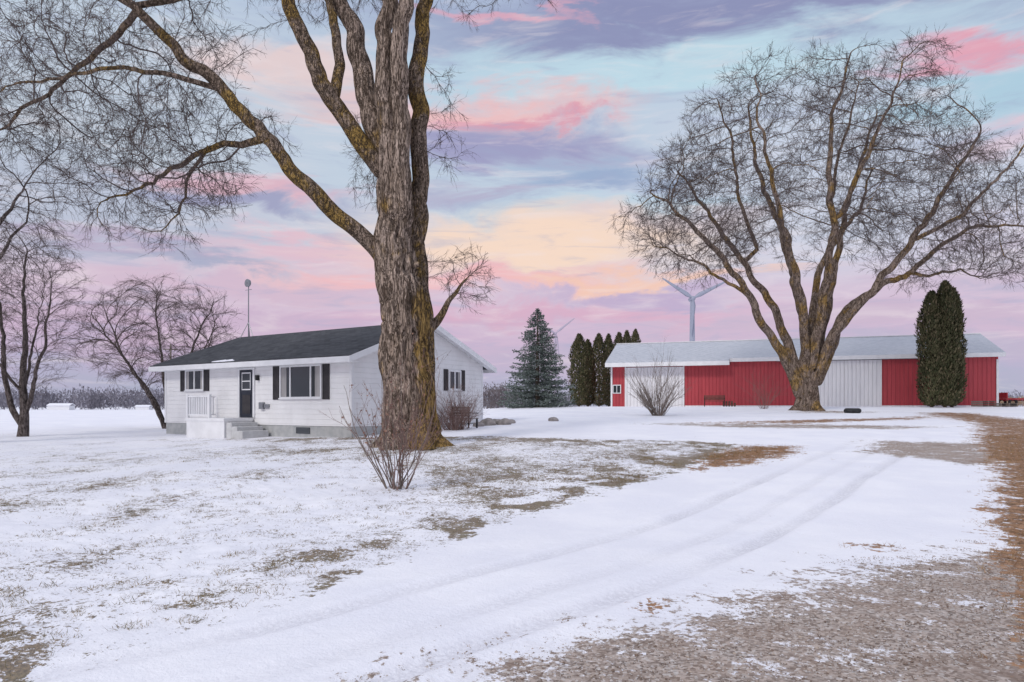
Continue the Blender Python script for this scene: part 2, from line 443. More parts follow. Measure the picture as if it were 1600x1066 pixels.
def blades(n,xr,yr,name,kind,hmax,mats):
    px=rng.uniform(*xr,n);py=yr[0]+(yr[1]-yr[0])*rng.uniform(0,1,n)**1.5
    l,g_,d_,b_=masks(px,py)
    cl=fbm(px*5+7,py*5+2,3)
    if kind=='lawn': k=(l>.55)&(b_*1.2+(cl-.5)*2.2>rng.uniform(.40,.80,n))
    else: k=(d_+(cl-.5)*1.3>.55)
    k&=np.abs(px)<py*.82+1.0
    px=px[k];py=py[k];m=len(px)
    pz=H(px,py)-.015
    h=hmax*rng.uniform(.35,1,m)
    a=rng.uniform(0,6.28,m);w=rng.uniform(.0012,.003,m)*(1+py*.06)
    lean=rng.normal(0,.9,(m,2))*h[:,None]
    b0=np.stack([px-np.cos(a)*w,py-np.sin(a)*w,pz],1);b1=np.stack([px+np.cos(a)*w,py+np.sin(a)*w,pz],1)
    t=np.stack([px+lean[:,0],py+lean[:,1],pz+h],1)
    V=np.stack([b0,b1,t],1).reshape(-1,3)
    g=Geo();F=np.arange(3*m).reshape(-1,3)
    c=rng.uniform(0,1,m)
    g.add(V,F[c<.65],0);g.f.append((F[c>=.65],1))
    print(name,m)
    return g.build(name,mats)
M_gr1=var_mat('dead_grass',(.18,.12,.055,1),(.33,.24,.13,1),2,.95)
M_gr2=var_mat('green_grass',(.09,.08,.022,1),(.17,.14,.05,1),2,.95)
M_gr3=var_mat('orange_dead_grass',(.24,.12,.05,1),(.42,.26,.14,1),2,.95)
blades(420000,(-14,9),(3.3,21),'lawn_grass','lawn',.05,[M_gr1,M_gr2])
blades(170000,(2,20),(3.3,24),'roadside_dry_grass','dirt',.075,[M_gr3,M_gr1])
m=60000
px=rng.uniform(-3,8,m);py=2.8+7*rng.uniform(0,1,m)**1.3
l,g_,d_,b_=masks(px,py)
k=(g_+ (fbm(px*2.2,py*2.2,4)-.5)*1.8>.66)&(l<.4)&(np.abs(px)<py*.8+.6)&((d_<.55)|(rng.uniform(0,1,m)<.2))
px=px[k];py=py[k];m=len(px)
sz=rng.uniform(.003,.008,m)*(1+(rng.uniform(0,1,m)>.97)*1.1)
octa=np.array([(1,0,0),(0,1,0),(-1,0,0),(0,-1,0),(0,0,.7),(0,0,-.7)],float)
V=octa[None]*rng.uniform(.6,1.3,(m,6,1))*sz[:,None,None]
ang=rng.uniform(0,6.28,m);ca,sa=np.cos(ang)[:,None],np.sin(ang)[:,None]
V=np.stack([V[:,:,0]*ca-V[:,:,1]*sa,V[:,:,0]*sa+V[:,:,1]*ca,V[:,:,2]],-1)
V+=np.stack([px,py,H(px,py)-.012+sz*.2],1)[:,None]
OF=np.array([(0,1,4),(1,2,4),(2,3,4),(3,0,4),(1,0,5),(2,1,5),(3,2,5),(0,3,5)])
F=(OF[None]+6*np.arange(m)[:,None,None])
g=Geo();ci=rng.integers(0,3,m)
g.add(V.reshape(-1,3),F[ci==0].reshape(-1,3),0)
for q in (1,2): g.f.append((F[ci==q].reshape(-1,3),q))
g.build('gravel',[mat('stone_tan',(.42,.34,.28,1),.9),mat('stone_grey',(.50,.47,.45,1),.9),mat('stone_brown',(.19,.135,.105,1),.9)])
print('scatter',round(time.time()-T0,1))
# ---------------------------------------------------------------- building materials
M_side=mat('white_lap_siding',(.84,.83,.84,1),.55,0,.3);n=NM(M_side)
sx=n.new('ShaderNodeSeparateXYZ');n.put(sx.inputs[0],n.co)
fr=n.math('FRACT',n.math('DIVIDE',sx.outputs[2],.2))
n.put(n.nrm,n.bump(n.math('SUBTRACT',1,fr),1.0,.03))
n.put(n.col,n.mix(n.ss(n.noise(n.scalev(n.co,(1,1,.5)),1.5,5,.6),.35,.75),(.85,.84,.84,1),(.77,.76,.76,1)))
M_trim=var_mat('white_trim',(.83,.83,.84,1),(.75,.75,.76,1),2,.5)
M_conc=var_mat('concrete_foundation',(.36,.37,.37,1),(.48,.48,.47,1),3,.9,.3)
M_shut=var_mat('dark_shutter',(.035,.032,.036,1),(.055,.05,.052,1),3,.6)
M_door=var_mat('navy_door',(.018,.022,.035,1),(.028,.032,.045,1),3,.4)
M_glass=mat('window_glass',(.035,.04,.045,1),.06,0,.7)
M_curt=var_mat('curtain',(.45,.43,.42,1),(.30,.29,.29,1),5,.9,0,20,0,.3,(1,1,.1))
M_shing=mat('charcoal_shingles',(.04,.042,.048,1),.9,0,.2);n=NM(M_shing)
br=n.new('ShaderNodeTexBrick');n.put(br.inputs['Vector'],n.co)
br.inputs['Scale'].default_value=1;br.inputs['Brick Width'].default_value=.32;br.inputs['Row Height'].default_value=.15
br.inputs['Mortar Size'].default_value=.008
br.inputs['Color1'].default_value=(.035,.037,.043,1);br.inputs['Color2'].default_value=(.075,.077,.085,1);br.inputs['Mortar'].default_value=(.018,.018,.02,1)
n.put(n.col,n.mix(n.ss(n.noise(n.co,.9,5,.65),.3,.75,0,.55),br.outputs['Color'],(.095,.097,.105,1)))
n.put(n.nrm,n.bump(br.outputs['Fac'],-.5,.02))
M_snow=var_mat('snow',(.82,.81,.86,1),(.88,.87,.90,1),2,.6,.3,8)
M_metal=mat('grey_metal',(.30,.31,.33,1),.4,.7)
M_wood=var_mat('weathered_wood',(.16,.13,.11,1),(.28,.24,.21,1),4,.9,.3,12,0,.2,(1,6,6))
M_woodr=var_mat('red_brown_wood',(.10,.05,.04,1),(.16,.085,.065,1),4,.8)
M_black=var_mat('black_rubber',(.018,.018,.02,1),(.04,.04,.042,1),8,.8,.3)
# ---------------------------------------------------------------- HOUSE
hz=.5
house=empty('white_ranch_house',(-16.46,32.4,hz),math.atan2(-.536,.844))
HL,HW,WT=12.32,8.66,3.1;RG=4.69
boxes('foundation',[(0.03,HL-.03,.03,HW-.03,-.6,.34)],M_conc,house)
g=Geo()
V=[(0,0,.34),(HL,0,.34),(HL,HW,.34),(0,HW,.34),(0,0,WT),(HL,0,WT),(HL,HW,WT),(0,HW,WT),(0,HW/2,RG-.08),(HL,HW/2,RG-.08)]
g.add(V,[(0,1,5,4),(2,3,7,6),(0,3,2,1),(4,5,9,8),(6,7,8,9)])
g.f.append((np.array([(1,2,6,9,5),(3,0,4,8,7)]),0))
g.build('walls',[M_side],house)
OV=.5;OG=.42;sl=(RG-WT)/(HW/2)
def roof_slab(name,xa,xb,y0,z0,y1,z1,t,m,par):
    g=Geo();V=[(xa,y0,z0),(xb,y0,z0),(xb,y1,z1),(xa,y1,z1),(xa,y0,z0+t),(xb,y0,z0+t),(xb,y1,z1+t),(xa,y1,z1+t)]
    g.add(V,BF);return g.build(name,[m],par)
roof_slab('roof_front',-OG,HL+OG,-OV,WT-OV*sl,HW/2,RG,.09,M_shing,house)
roof_slab('roof_back',-OG,HL+OG,HW+OV,WT-OV*sl,HW/2+.001,RG,.09,M_shing,house)
ze=WT-OV*sl
boxes('eave_fascia_gutter',[(-OG,HL+OG,-OV-.05,-OV+.0,ze-.17,ze+.05),(-OG,HL+OG,-OV+.0,0.01,ze-.16,ze-.13),
      (-OG,HL+OG,HW+OV,HW+OV+.05,ze-.17,ze+.05)],M_trim,house)
g=Geo()
for xx in (-OG-.03,HL+OG):
    for (ya,za,yb,zb) in ((-OV-.05,ze-.02,HW/2,RG-.0),(HW+OV+.05,ze-.02,HW/2,RG-.0)):
        g.add([(xx,ya,za-.17),(xx+.03,ya,za-.17),(xx+.03,yb,zb-.17),(xx,yb,zb-.17),(xx,ya,za+.07),(xx+.03,ya,za+.07),(xx+.03,yb,zb+.07),(xx,yb,zb+.07)],BF)
for xa,xb in ((-OG,-.01),(HL+.01,HL+OG)):
    for (ya,za,yb,zb) in ((-OV,ze-.02,HW/2,RG-.03),(HW+OV,ze-.02,HW/2,RG-.03)):
        g.add([(xa,ya,za-.03),(xb,ya,za-.03),(xb,yb,zb-.03),(xa,yb,zb-.03),(xa,ya,za-.005),(xb,ya,za-.005),(xb,yb,zb-.005),(xa,yb,zb-.005)],BF)
g.build('rake_fascia',[M_trim],house)
boxes('corner_boards',[(-.02,.1,-.02,-.001,.34,ze-.16),(HL-.1,HL+.02,-.02,-.001,.34,ze-.16),(HL+.001,HL+.02,0,.1,.34,ze-.1),(HL+.001,HL+.02,HW-.1,HW,.34,ze-.1)],M_trim,house)
def window(nm,x0,x1,z0,z1,par,bars=(),side=False,hb=(),curtain=True,front=0):
    fr=.07
    def bx(a,b,c,d,e,f):
        return (a,b,c,d,e,f) if not side else (HL-d,HL-c,a,b,e,f)
    fs=[bx(x0,x1,-.06,0,z0,z0+fr),bx(x0,x1,-.06,0,z1-fr,z1),bx(x0,x0+fr,-.058,0,z0+fr,z1-fr),bx(x1-fr,x1,-.058,0,z0+fr,z1-fr),bx(x0-.03,x1+.03,-.09,-.061,z0-.03,z0+.02)]
    for b in bars: fs.append(bx(b-.035,b+.035,-.055,-.02,z0+fr,z1-fr))
    for b in hb: fs.append(bx(x0+fr,x1-fr,-.05,-.02,b-.02,b+.02))
    boxes(nm+'_frame',fs,M_trim,par)
    boxes(nm+'_glass',[bx(x0+fr,x1-fr,-.02,-.005,z0+fr,z1-fr)],M_glass,par)
    if curtain:
        w=(x1-x0)*.13
        boxes(nm+'_curtain',[bx(x0+fr+.01,x0+fr+w,-.024,-.0205,z0+fr,z1-fr),bx(x1-fr-w,x1-fr-.01,-.024,-.0205,z0+fr,z1-fr)],M_curt,par)
window('small_window',1.68,3.08,1.82,2.78,house,bars=(2.38,),hb=())
window('picture_window',8.26,10.72,1.42,2.76,house,bars=(8.9,10.1))
def shutter(nm,x0,x1,z0,z1,par,side=False):
    bs=[]
    f=lambda a,b,c,d,e,g_:(a,b,c,d,e,g_) if not side else (HL-d,HL-c,a,b,e,g_)
    bs.append(f(x0,x1,-.03,0,z0,z1));bs.append(f(x0,x0+.05,-.05,-.031,z0,z1));bs.append(f(x1-.05,x1,-.05,-.031,z0,z1))
    zz=z0+.05
    while zz<z1-.06: bs.append(f(x0+.055,x1-.055,-.043,-.031,zz,zz+.035));zz+=.06
    boxes(nm,bs,M_shut,par)
shutter('shutter_1',1.3,1.64,1.8,2.8,house);shutter('shutter_2',3.12,3.46,1.8,2.8,house)
shutter('shutter_3',7.84,8.2,1.38,2.8,house);shutter('shutter_4',10.78,11.14,1.38,2.8,house)
window('side_window_near',1.7,2.7,1.85,2.75,house,bars=(2.2,),side=True)
window('side_window_far',5.9,6.85,1.85,2.75,house,bars=(6.38,),side=True)
shutter('shutter_5',5.6,5.86,1.82,2.78,house,True);shutter('shutter_6',6.89,7.15,1.82,2.78,house,True)
boxes('door',[(5.68,6.56,-.04,0,.64,2.66)],M_door,house)
boxes('door_frame',[(5.58,5.675,-.07,0,.64,2.75),(6.565,6.66,-.07,0,.64,2.75),(5.676,6.564,-.068,0,2.665,2.75)],M_trim,house)
boxes('door_window',[(5.86,6.38,-.055,-.041,1.85,2.5)],M_glass,house)
boxes('door_window_trim',[(5.83,5.858,-.06,-.041,1.8,2.55),(6.382,6.41,-.06,-.041,1.8,2.55),(5.86,6.38,-.06,-.041,1.8,1.848),(5.86,6.38,-.06,-.041,2.502,2.55),(5.86,6.38,-.063,-.0555,2.16,2.2)],M_trim,house)
boxes('door_panel',[(5.86,6.38,-.055,-.041,.8,1.6)],M_shut,house)
boxes('porch_light',[(6.82,6.94,-.14,0,2.2,2.42)],M_black,house,.01)
boxes('meter_box',[(7.05,7.3,-.14,0,1.0,1.28),(7.32,7.6,-.1,0,1.05,1.2)],M_metal,house,.01)
boxes('basement_window',[(9.2,10.0,-.0,.028,.02,.27),(2.0,2.8,-.0,.028,.02,.27)],M_glass,house)
boxes('deck',[(3.95,6.6,-1.45,-.06,.5,.62),(3.98,6.57,-1.42,-.08,-.5,.499)],M_trim,house)
bs=[(3.97,4.07,-1.43,-1.33,.62,1.6),(5.5,5.6,-1.43,-1.33,.62,1.6),(4.07,5.5,-1.41,-1.35,1.5,1.56),(4.07,5.5,-1.40,-1.36,.72,.77),
    (3.99,4.05,-1.33,-.08,1.5,1.56),(3.99,4.05,-1.33,-.08,.72,.77)]
xx=4.15
while xx<5.48: bs.append((xx,xx+.045,-1.4,-1.36,.77,1.5));xx+=.125
yy=-1.25
while yy<-.12: bs.append((4.0,4.04,yy,yy+.045,.77,1.5));yy+=.13
boxes('porch_railing',bs,M_trim,house)
boxes('concrete_steps',[(6.6,6.95,-1.35,-.1,-.5,.45),(6.95,7.3,-1.35,-.1,-.5,.29),(7.3,7.65,-1.35,-.1,-.5,.12)],var_mat('concrete_light',(.5,.5,.5,1),(.6,.6,.6,1),4,.9),house,.015)
g=Geo()
m=26;tt=np.linspace(0,1,m)
xa=4.3+1.5*tt;w=.32*np.sin(tt*math.pi)**.6*(1+.4*(vnoise(tt*9,tt*0)-.5))
y0=-OV+.02+.05*vnoise(tt*7,tt*0+4);y1=y0+w
zr=lambda yy:WT+yy*sl+.09
V=np.concatenate([np.stack([xa,y0,zr(y0)+.004],1),np.stack([xa,(y0+y1)/2,zr((y0+y1)/2)+.035],1),np.stack([xa,y1,zr(y1)+.004],1)])
F=[(k+j*m,k+1+j*m,k+1+(j+1)*m,k+(j+1)*m) for j in range(2) for k in range(m-1)]
g.add(V,F);g.build('roof_snow',[M_snow],house,(0,0,0),True)
g=Geo()
bx_,by_,bz_=.35,HW/2,RG+.09
edges_geo(g,[(bx_,by_,bz_)],[(bx_,by_,bz_+2.75)],[.03],[.025],8)
for dx,dy in ((.35,0),(-.3,.3),(-.3,-.3)): edges_geo(g,[(bx_+dx,by_+dy,bz_-abs(dy)*sl)],[(bx_,by_,bz_+.75)],[.02],[.02],6)
tube(g,[(bx_,by_-.10,bz_+2.8),(bx_,by_-.09,bz_+2.8),(bx_,by_+.02,bz_+2.8),(bx_,by_+.12,bz_+2.8)],[.02,.21,.19,.02],16)
edges_geo(g,[(bx_-.25,by_,bz_+2.45)],[(bx_+.25,by_,bz_+2.45)],[.014],[.014],6)
g.build('antenna_mast',[M_metal],house,(0,0,0),False)
# ---------------------------------------------------------------- BARN
def ribs(n,col1,col2,per=.23):
    sx=n.new('ShaderNodeSeparateXYZ');n.put(sx.inputs[0],n.co)
    fr=n.math('FRACT',n.math('DIVIDE',n.math('ADD',sx.outputs[0],sx.outputs[1]),per))
    tri=n.math('ABSOLUTE',n.math('SUBTRACT',fr,.5))
    h=n.ss(tri,.0,.16,1,0)
    n.put(n.nrm,n.bump(h,1.0,.035))
    n.put(n.col,n.mix(n.ss(n.noise(n.scalev(n.co,(2,2,.35)),1.2,5,.65),.3,.75),col1,col2))
M_red=mat('red_ribbed_steel',(.42,.045,.06,1),.45,0,.4);ribs(NM(M_red),(.48,.060,.072,1),(.38,.047,.058,1),.3)
M_wst=mat('white_ribbed_steel',(.66,.66,.68,1),.5,0,.4);ribs(NM(M_wst),(.82,.81,.82,1),(.73,.72,.74,1),.3)
M_wr=mat('white_steel_roof',(.66,.68,.7,1),.45,0,.4);ribs(NM(M_wr),(.50,.51,.55,1),(.41,.43,.47,1),.6)
bz=1.55
barn=empty('red_pole_barn',(9.0,62,bz),math.atan2(-.311,.95))
BL,BW,BT,BR=30.0,10.5,4.25,6.1
g=Geo()
V=[(0,0,-.6),(BL,0,-.6),(BL,BW,-.6),(0,BW,-.6),(0,0,BT),(BL,0,BT),(BL,BW,BT),(0,BW,BT),(0,BW/2,BR-.1),(BL,BW/2,BR-.1)]
g.add(V,[(0,1,5,4),(2,3,7,6),(0,3,2,1),(4,5,9,8),(6,7,8,9)]);g.f.append((np.array([(1,2,6,9,5),(3,0,4,8,7)]),0))
g.build('walls',[M_red],barn)
sb=(BR-BT)/(BW/2)
roof_slab('roof_front',-.35,BL+.35,-.45,BT-.45*sb,BW/2,BR,.1,M_wr,barn)
roof_slab('roof_back',-.35,BL+.35,BW+.45,BT-.45*sb,BW/2+.001,BR,.1,M_wr,barn)
roof_slab('lean_roof',-.35,10.25,-1.1,BT-.42,-.46,BT-.45*sb+.03,.09,M_wr,barn)
ez=BT-.45*sb
boxes('eave_fascia',[(10.27,BL+.35,-.5,-.451,ez-.22,ez+.1),(-.35,10.25,-1.16,-1.11,BT-.68,BT-.32),(-.35,10.25,-1.1,-.01,BT-.62,BT-.58),(10.27,BL+.35,-.44,-.02,ez-.18,ez-.15)],M_trim,barn)
boxes('ridge_cap',[(-.35,BL+.35,BW/2-.15,BW/2+.15,BR+.07,BR+.14)],M_trim,barn)
boxes('door_sliding_white',[(1.34,6.39,-.12,-.03,.05,3.55)],M_wst,barn)
boxes('door_trim',[(1.26,1.338,-.14,-.02,.05,3.62),(6.392,6.47,-.14,-.02,.05,3.62),(1.26,6.47,-.16,-.02,3.625,3.75)],M_trim,barn)
boxes('door_sliding_large',[(16.6,19.2,-.14,-.03,.05,3.83),(19.22,21.85,-.12,-.03,.05,3.83)],M_wst,barn)
boxes('door_track',[(14.0,24.6,-.2,-.03,3.85,3.95)],M_metal,barn)
boxes('door_post_trim',[(16.5,16.598,-.13,-.02,0,3.84),(21.852,21.95,-.13,-.02,0,3.84),(-.03,.12,-.03,-.002,-.3,3.6),(BL-.12,BL+.03,-.03,-.002,-.3,3.7)],M_trim,barn)
boxes('base_board',[(6.5,16.49,-.04,-.002,-.3,.14),(21.96,BL-.13,-.04,-.002,-.3,.14)],M_wst,barn)
boxes('window_glass',[(.22,.84,-.03,-.004,1.3,1.95)],M_glass,barn)
boxes('window_frame',[(.15,.91,-.06,-.031,1.23,1.3),(.15,.91,-.06,-.031,1.95,2.02),(.15,.22,-.06,-.031,1.3,1.95),(.84,.91,-.06,-.031,1.3,1.95),(.5,.55,-.05,-.031,1.3,1.95)],M_trim,barn)
print('buildings',round(time.time()-T0,1))
# ---------------------------------------------------------------- BIG FOREGROUND TREE  (local metres)
bt=(-3.05,21.0,Hf(-3.05,21)-.08)
limbs=[
 ([(0,0,0),(-.08,0,1.0),(-.22,0,2.7),(-.36,0,4.9),(-.50,.0,6.2),(-.62,0,7.8),(-.85,.05,8.8),(-1.3,.1,10.2),(-1.75,.2,12.2),(-2.4,.3,14.5),(-3.2,.2,17.5)],[.82,.74,.69,.61,.57,.47,.36,.30,.27,.22,.12],0),
 ([(.2,.2,.3),(.26,.25,2.0),(.24,.3,4.2),(.12,.35,5.9),(.16,.35,7.8),(.14,.3,9.8),(.1,.4,11.8),(.25,.5,13.8),(.8,.6,16),(1.4,.9,18.5)],[.52,.38,.31,.29,.27,.25,.23,.20,.15,.08],1),
 ([(-.55,-.1,7.0),(-.66,-.25,8.6),(-.72,-.35,10),(-.82,-.4,11.8),(-.62,-.5,13.7),(-.5,-.7,16),(-.2,-1.2,18.5)],[.38,.32,.28,.25,.23,.16,.08],0),
 ([(-.3,-.2,7.2),(-.28,-.45,9.5),(-.22,-.7,12.0),(-.05,-.9,13.9),(.5,-1.2,16.5)],[.34,.28,.24,.2,.1],0),
 ([(-.9,.0,8.5),(-1.8,-.3,9.7),(-2.7,-.7,11.2),(-3.3,-1.0,12.6),(-3.75,-1.3,13.9),(-4.5,-1.8,16),(-5.0,-2,18)],[.29,.25,.22,.20,.175,.12,.06],1),
 ([(-2.3,-.5,10.6),(-2.2,-.2,12.0),(-2.7,.2,13.8),(-3.0,.6,15.8)],[.17,.15,.13,.07],1),
 ([(-.75,0,5.6),(-1.15,-.1,6.15),(-2.1,-.4,6.95),(-3.05,-.8,7.85),(-4.05,-1.1,8.95),(-5.2,-1.4,10.3),(-6.4,-1.7,11.4),(-7.35,-1.9,12.3),(-7.6,-1.9,12.7),(-8.6,-2.1,13.3),(-10,-2.3,13.9)],[.28,.24,.225,.21,.19,.17,.145,.12,.11,.09,.05],1),
 ([(-7.5,-1.9,12.5),(-6.4,-1.5,13.1),(-5.2,-1.0,13.8),(-4,-.6,15)],[.09,.08,.065,.04],1),
 ([(-8.9,-2.1,13.4),(-9.8,-2.8,12.9),(-11.2,-3.2,12.5),(-13,-3.5,12.2)],[.085,.07,.05,.03],1),
 ([(-7.5,-1.9,12.3),(-8.6,-1.2,11.8),(-10.1,-.8,11.0),(-11.6,-.6,10.0),(-12.8,-.5,9.5)],[.10,.085,.065,.045,.025],1),
 ([(-4.2,-1.1,9.1),(-5.0,-.6,9.15),(-6.2,-.2,9.25),(-7.5,.1,8.6),(-8.6,.3,8.1),(-9.9,.6,7.9)],[.12,.10,.085,.065,.045,.025],1),
 ([(-6.2,-.2,9.2),(-6.8,.0,8.5),(-7.3,.2,7.6),(-7.6,.3,6.9)],[.06,.05,.035,.02],1),
 ([(-5.3,-1.4,10.4),(-6.4,-2.4,10.3),(-7.8,-3.2,10.1),(-9.4,-3.6,9.4)],[.09,.07,.05,.03],1),
 ([(.35,.4,3.7),(.75,.45,4.1),(1.05,.4,4.6),(1.5,.3,5.2)],[.20,.13,.08,.03],1),
]
env=np.concatenate([ell((-9.3,-1,10.8),(4.0,3.4,2.2),900,.8),ell((-7.4,-.3,8.2),(2.7,2.2,1.3),800,.8),ell((-11,-2.5,12.6),(3.4,3,2),500,.8),ell((-6.2,-.8,14.4),(3.8,3.2,1.6),350,.8)])
A=np.concatenate([clumps(env,44,.8,1.45,105),ell((-9.3,-1,11),(4.2,3.4,2.6),500,.8)]+
  [ell(c0,(r,r,r*.8),nn_,.8) for c0,r,nn_ in (((-6.8,-.8,10.2),1.1,130),((-4.9,-.6,9.7),.9,90),((-9.1,.2,8.0),1.2,150),((-7.6,.2,6.9),1.0,150),((-6.2,.2,7.9),1.0,130),((-5.2,-1.4,11.6),.9,90),((-8.3,-.5,9.4),1.1,120),((-10.6,0,9.0),1.1,130),((-9.6,.3,7.2),.9,110))]+
  [ell((-3,0,18),(7,6,4),900,.7),ell((2,3,19),(5,4,3.5),300,.7),ell((1.6,.3,5.3),(.9,.8,.95),420,.8),ell((-4.6,.3,9.9),(.9,.9,.8),80,.8),
  ell((-1.5,1.6,9.5),(.9,1.2,2.0),110,.8),ell((.9,1.5,10.5),(.5,1,2.0),60,.8)]);rng.shuffle(A)
tree1=build_tree('old_maple_tree',bt,limbs,A,step=.25,infl=4.5,kill=.34,iters=90,tip=.0060,expo=2.05,twig_n=3,twig_L=.50,twig_r=.0052,droop=-.12,up=-.03,ridge=.19,thr=.022,limbjit=.07,flare=.5,st1=10,kill1=1.0,maxg=.09,spread=.55,sub=4)
g=Geo()
for (px,py,pz,r,dx) in ((-.62,-.50,7.75,.085,-.3),(.12,-.30,5.6,.07,.7)):
    ca=Vector((dx,-1,.15)).normalized();p0=Vector((px,py+.12,pz))
    tube(g,[p0,p0+ca*.10,p0+ca*.16,p0+ca*.165],[r*1.7,r*1.25,r,.01],16)
g.build('pruning_scar',[M_bark],tree1,(0,0,0),True)
# ---------------------------------------------------------------- RIGHT TREE
rt=(19.5,45,Hf(19.5,45)-.1)
def c(px,py,d): return ((px-1262)/23.7,d,(645-py)/23.7)
limbs=[
 ([c(1262,645,0),c(1262,610,0),c(1260,575,0),c(1262,520,.4),c(1252,440,.9),c(1228,350,1.3),c(1195,250,1.5),c(1182,150,1.5)],[.74,.60,.46,.32,.25,.19,.12,.05]),
 ([c(1250,618,0),c(1232,575,-.1),c(1200,530,-.5),c(1160,470,-1.3),c(1115,415,-2),c(1060,365,-2.6),c(1010,330,-3)],[.38,.32,.26,.22,.17,.11,.05]),
 ([c(1252,600,0),c(1236,540,.5),c(1215,470,1.4),c(1175,390,2.6),c(1130,310,3.5),c(1085,235,4.2)],[.34,.30,.24,.18,.12,.05]),
 ([c(1258,560,-.1),c(1240,480,-1.2),c(1205,400,-2.8),c(1170,320,-4),c(1140,220,-5)],[.27,.24,.18,.12,.05]),
 ([c(1266,575,-.1),c(1278,480,-.6),c(1284,400,-1.4),c(1270,300,-2.2),c(1275,210,-2.6),c(1295,120,-2.8)],[.34,.29,.23,.17,.11,.04]),
 ([c(1272,575,.1),c(1300,480,.8),c(1325,400,1.4),c(1345,310,2.0),c(1375,230,2.4),c(1405,150,2.6)],[.32,.27,.22,.16,.11,.04]),
 ([c(1274,590,0),c(1300,520,-.6),c(1345,460,-1.5),c(1395,390,-2.4),c(1440,310,-3),c(1480,230,-3.4)],[.34,.29,.24,.18,.12,.04]),
 ([c(1276,600,0),c(1302,545,.2),c(1322,490,.4),c(1375,452,.7),c(1430,425,.7),c(1490,375,.4),c(1540,355,0),c(1610,360,-.4)],[.32,.28,.24,.21,.17,.13,.09,.04]),
 ([c(1270,560,.3),c(1300,430,2.2),c(1350,350,4.2),c(1420,280,6),c(1450,200,7)],[.27,.22,.17,.11,.04]),
 ([c(1290,350,-2),c(1315,270,-3.5),c(1340,180,-5)],[.16,.12,.05]),
 ([c(1160,470,-1.3),c(1120,445,-1.6),c(1070,420,-2),c(1020,400,-2.4)],[.13,.1,.07,.03]),
 ([c(1200,380,2),c(1165,300,1.2),c(1150,220,.8),c(1120,150,.5)],[.14,.11,.08,.03]),
 ([c(1330,380,1.4),c(1310,290,1),c(1330,200,.6),c(1340,120,.2)],[.14,.11,.08,.03]),
 ([c(1395,390,-2.4),c(1450,360,-3.4),c(1500,300,-4.2),c(1530,240,-4.6)],[.14,.11,.07,.03]),
 ([c(1430,425,.7),c(1480,425,1.2),c(1530,415,1.8),c(1570,425,2.2)],[.12,.09,.06,.03]),
]
env=np.concatenate([ell((.2,0,15.4),(8.8,8.4,7.2),3000,.45),ell((-6.3,-1,12.8),(5.2,5.5,4.2),1500,.45),ell((7.0,0,14.0),(6.0,6,5.9),1700,.45),
   ell((12.5,-.3,12.0),(3.8,3.6,3.6),900,.55),ell((2.5,-.5,19.8),(6.0,5.5,3.2),800,.55),ell((-10,-2,12.2),(1.9,2.6,2.7),400,.7)])
rad=np.hypot(env[:,0],env[:,1])
env=env[env[:,2]>8.4+ np.clip(7.0-rad,0,6.5)*.95]
A=clumps(env,150,1.0,1.9,105,.8)
A=np.concatenate([A,env[rng.integers(0,len(env),2200)]])
rad=np.hypot(A[:,0],A[:,1]);A=A[A[:,2]>np.where(A[:,0]<-3,8.8,7.2)+np.clip(6.5-rad,0,6.5)*.9];rng.shuffle(A)
print('attr',len(A))
build_tree('spreading_maple_tree',rt,limbs,A,step=.34,infl=5,kill=.45,iters=80,tip=.0086,expo=2.04,twig_n=3,twig_L=.72,twig_r=.0086,droop=.0,ridge=.12,thr=.03,limbjit=.10,flare=.6,
   mats=[M_bark2b,M_bark2b,M_twig],st1=12,kill1=1.4,maxg=.11,spread=.52)
# ---------------------------------------------------------------- LEFT TREES
def simple_tree(name,loc,h,limbs,A,**k):
    loc=(loc[0],loc[1],Hf(loc[0],loc[1])-.05);A=np.array(A);rng.shuffle(A)
    d=dict(step=.26,infl=3.5,kill=.36,iters=60,tip=.0055,expo=2.1,twig_n=2,twig_L=.6,twig_r=.0052,ridge=0,limbjit=.05,mats=[M_bark3,M_bark3,M_twig],st1=10,kill1=1.0,maxg=.07,spread=.3,thr=.022)
    d.update(k);return build_tree(name,loc,limbs,A,**d)
simple_tree('young_maple_tree',(-21.5,30),9.6,[
  ([(0,0,0),(.05,0,1.2),(0,.1,3),(.1,0,5.5),(0,.1,8.5)],[.24,.17,.13,.08,.02]),
  ([(0,0,.5),(-.6,.1,1.5),(-.8,0,3.5),(-.9,-.2,6),(-1.2,0,8)],[.14,.12,.09,.05,.02]),
  ([(0,0,.9),(.5,-.1,2),(.9,0,4),(1.2,0,6.5)],[.12,.09,.06,.02]),([(0,0,1.5),(-.2,.6,3),(-.1,1.3,6)],[.09,.06,.02]),([(0,0,2),(-1,-.4,3.6),(-2,-.5,5.5)],[.07,.05,.02])],
  np.concatenate([ell((.1,0,5.6),(2.5,2.2,4.0),1300,.9),ell((-1.5,0,6),(2,2,3),450,.9)]),up=.45,inert=.8,jit=.14,maxg=.05)
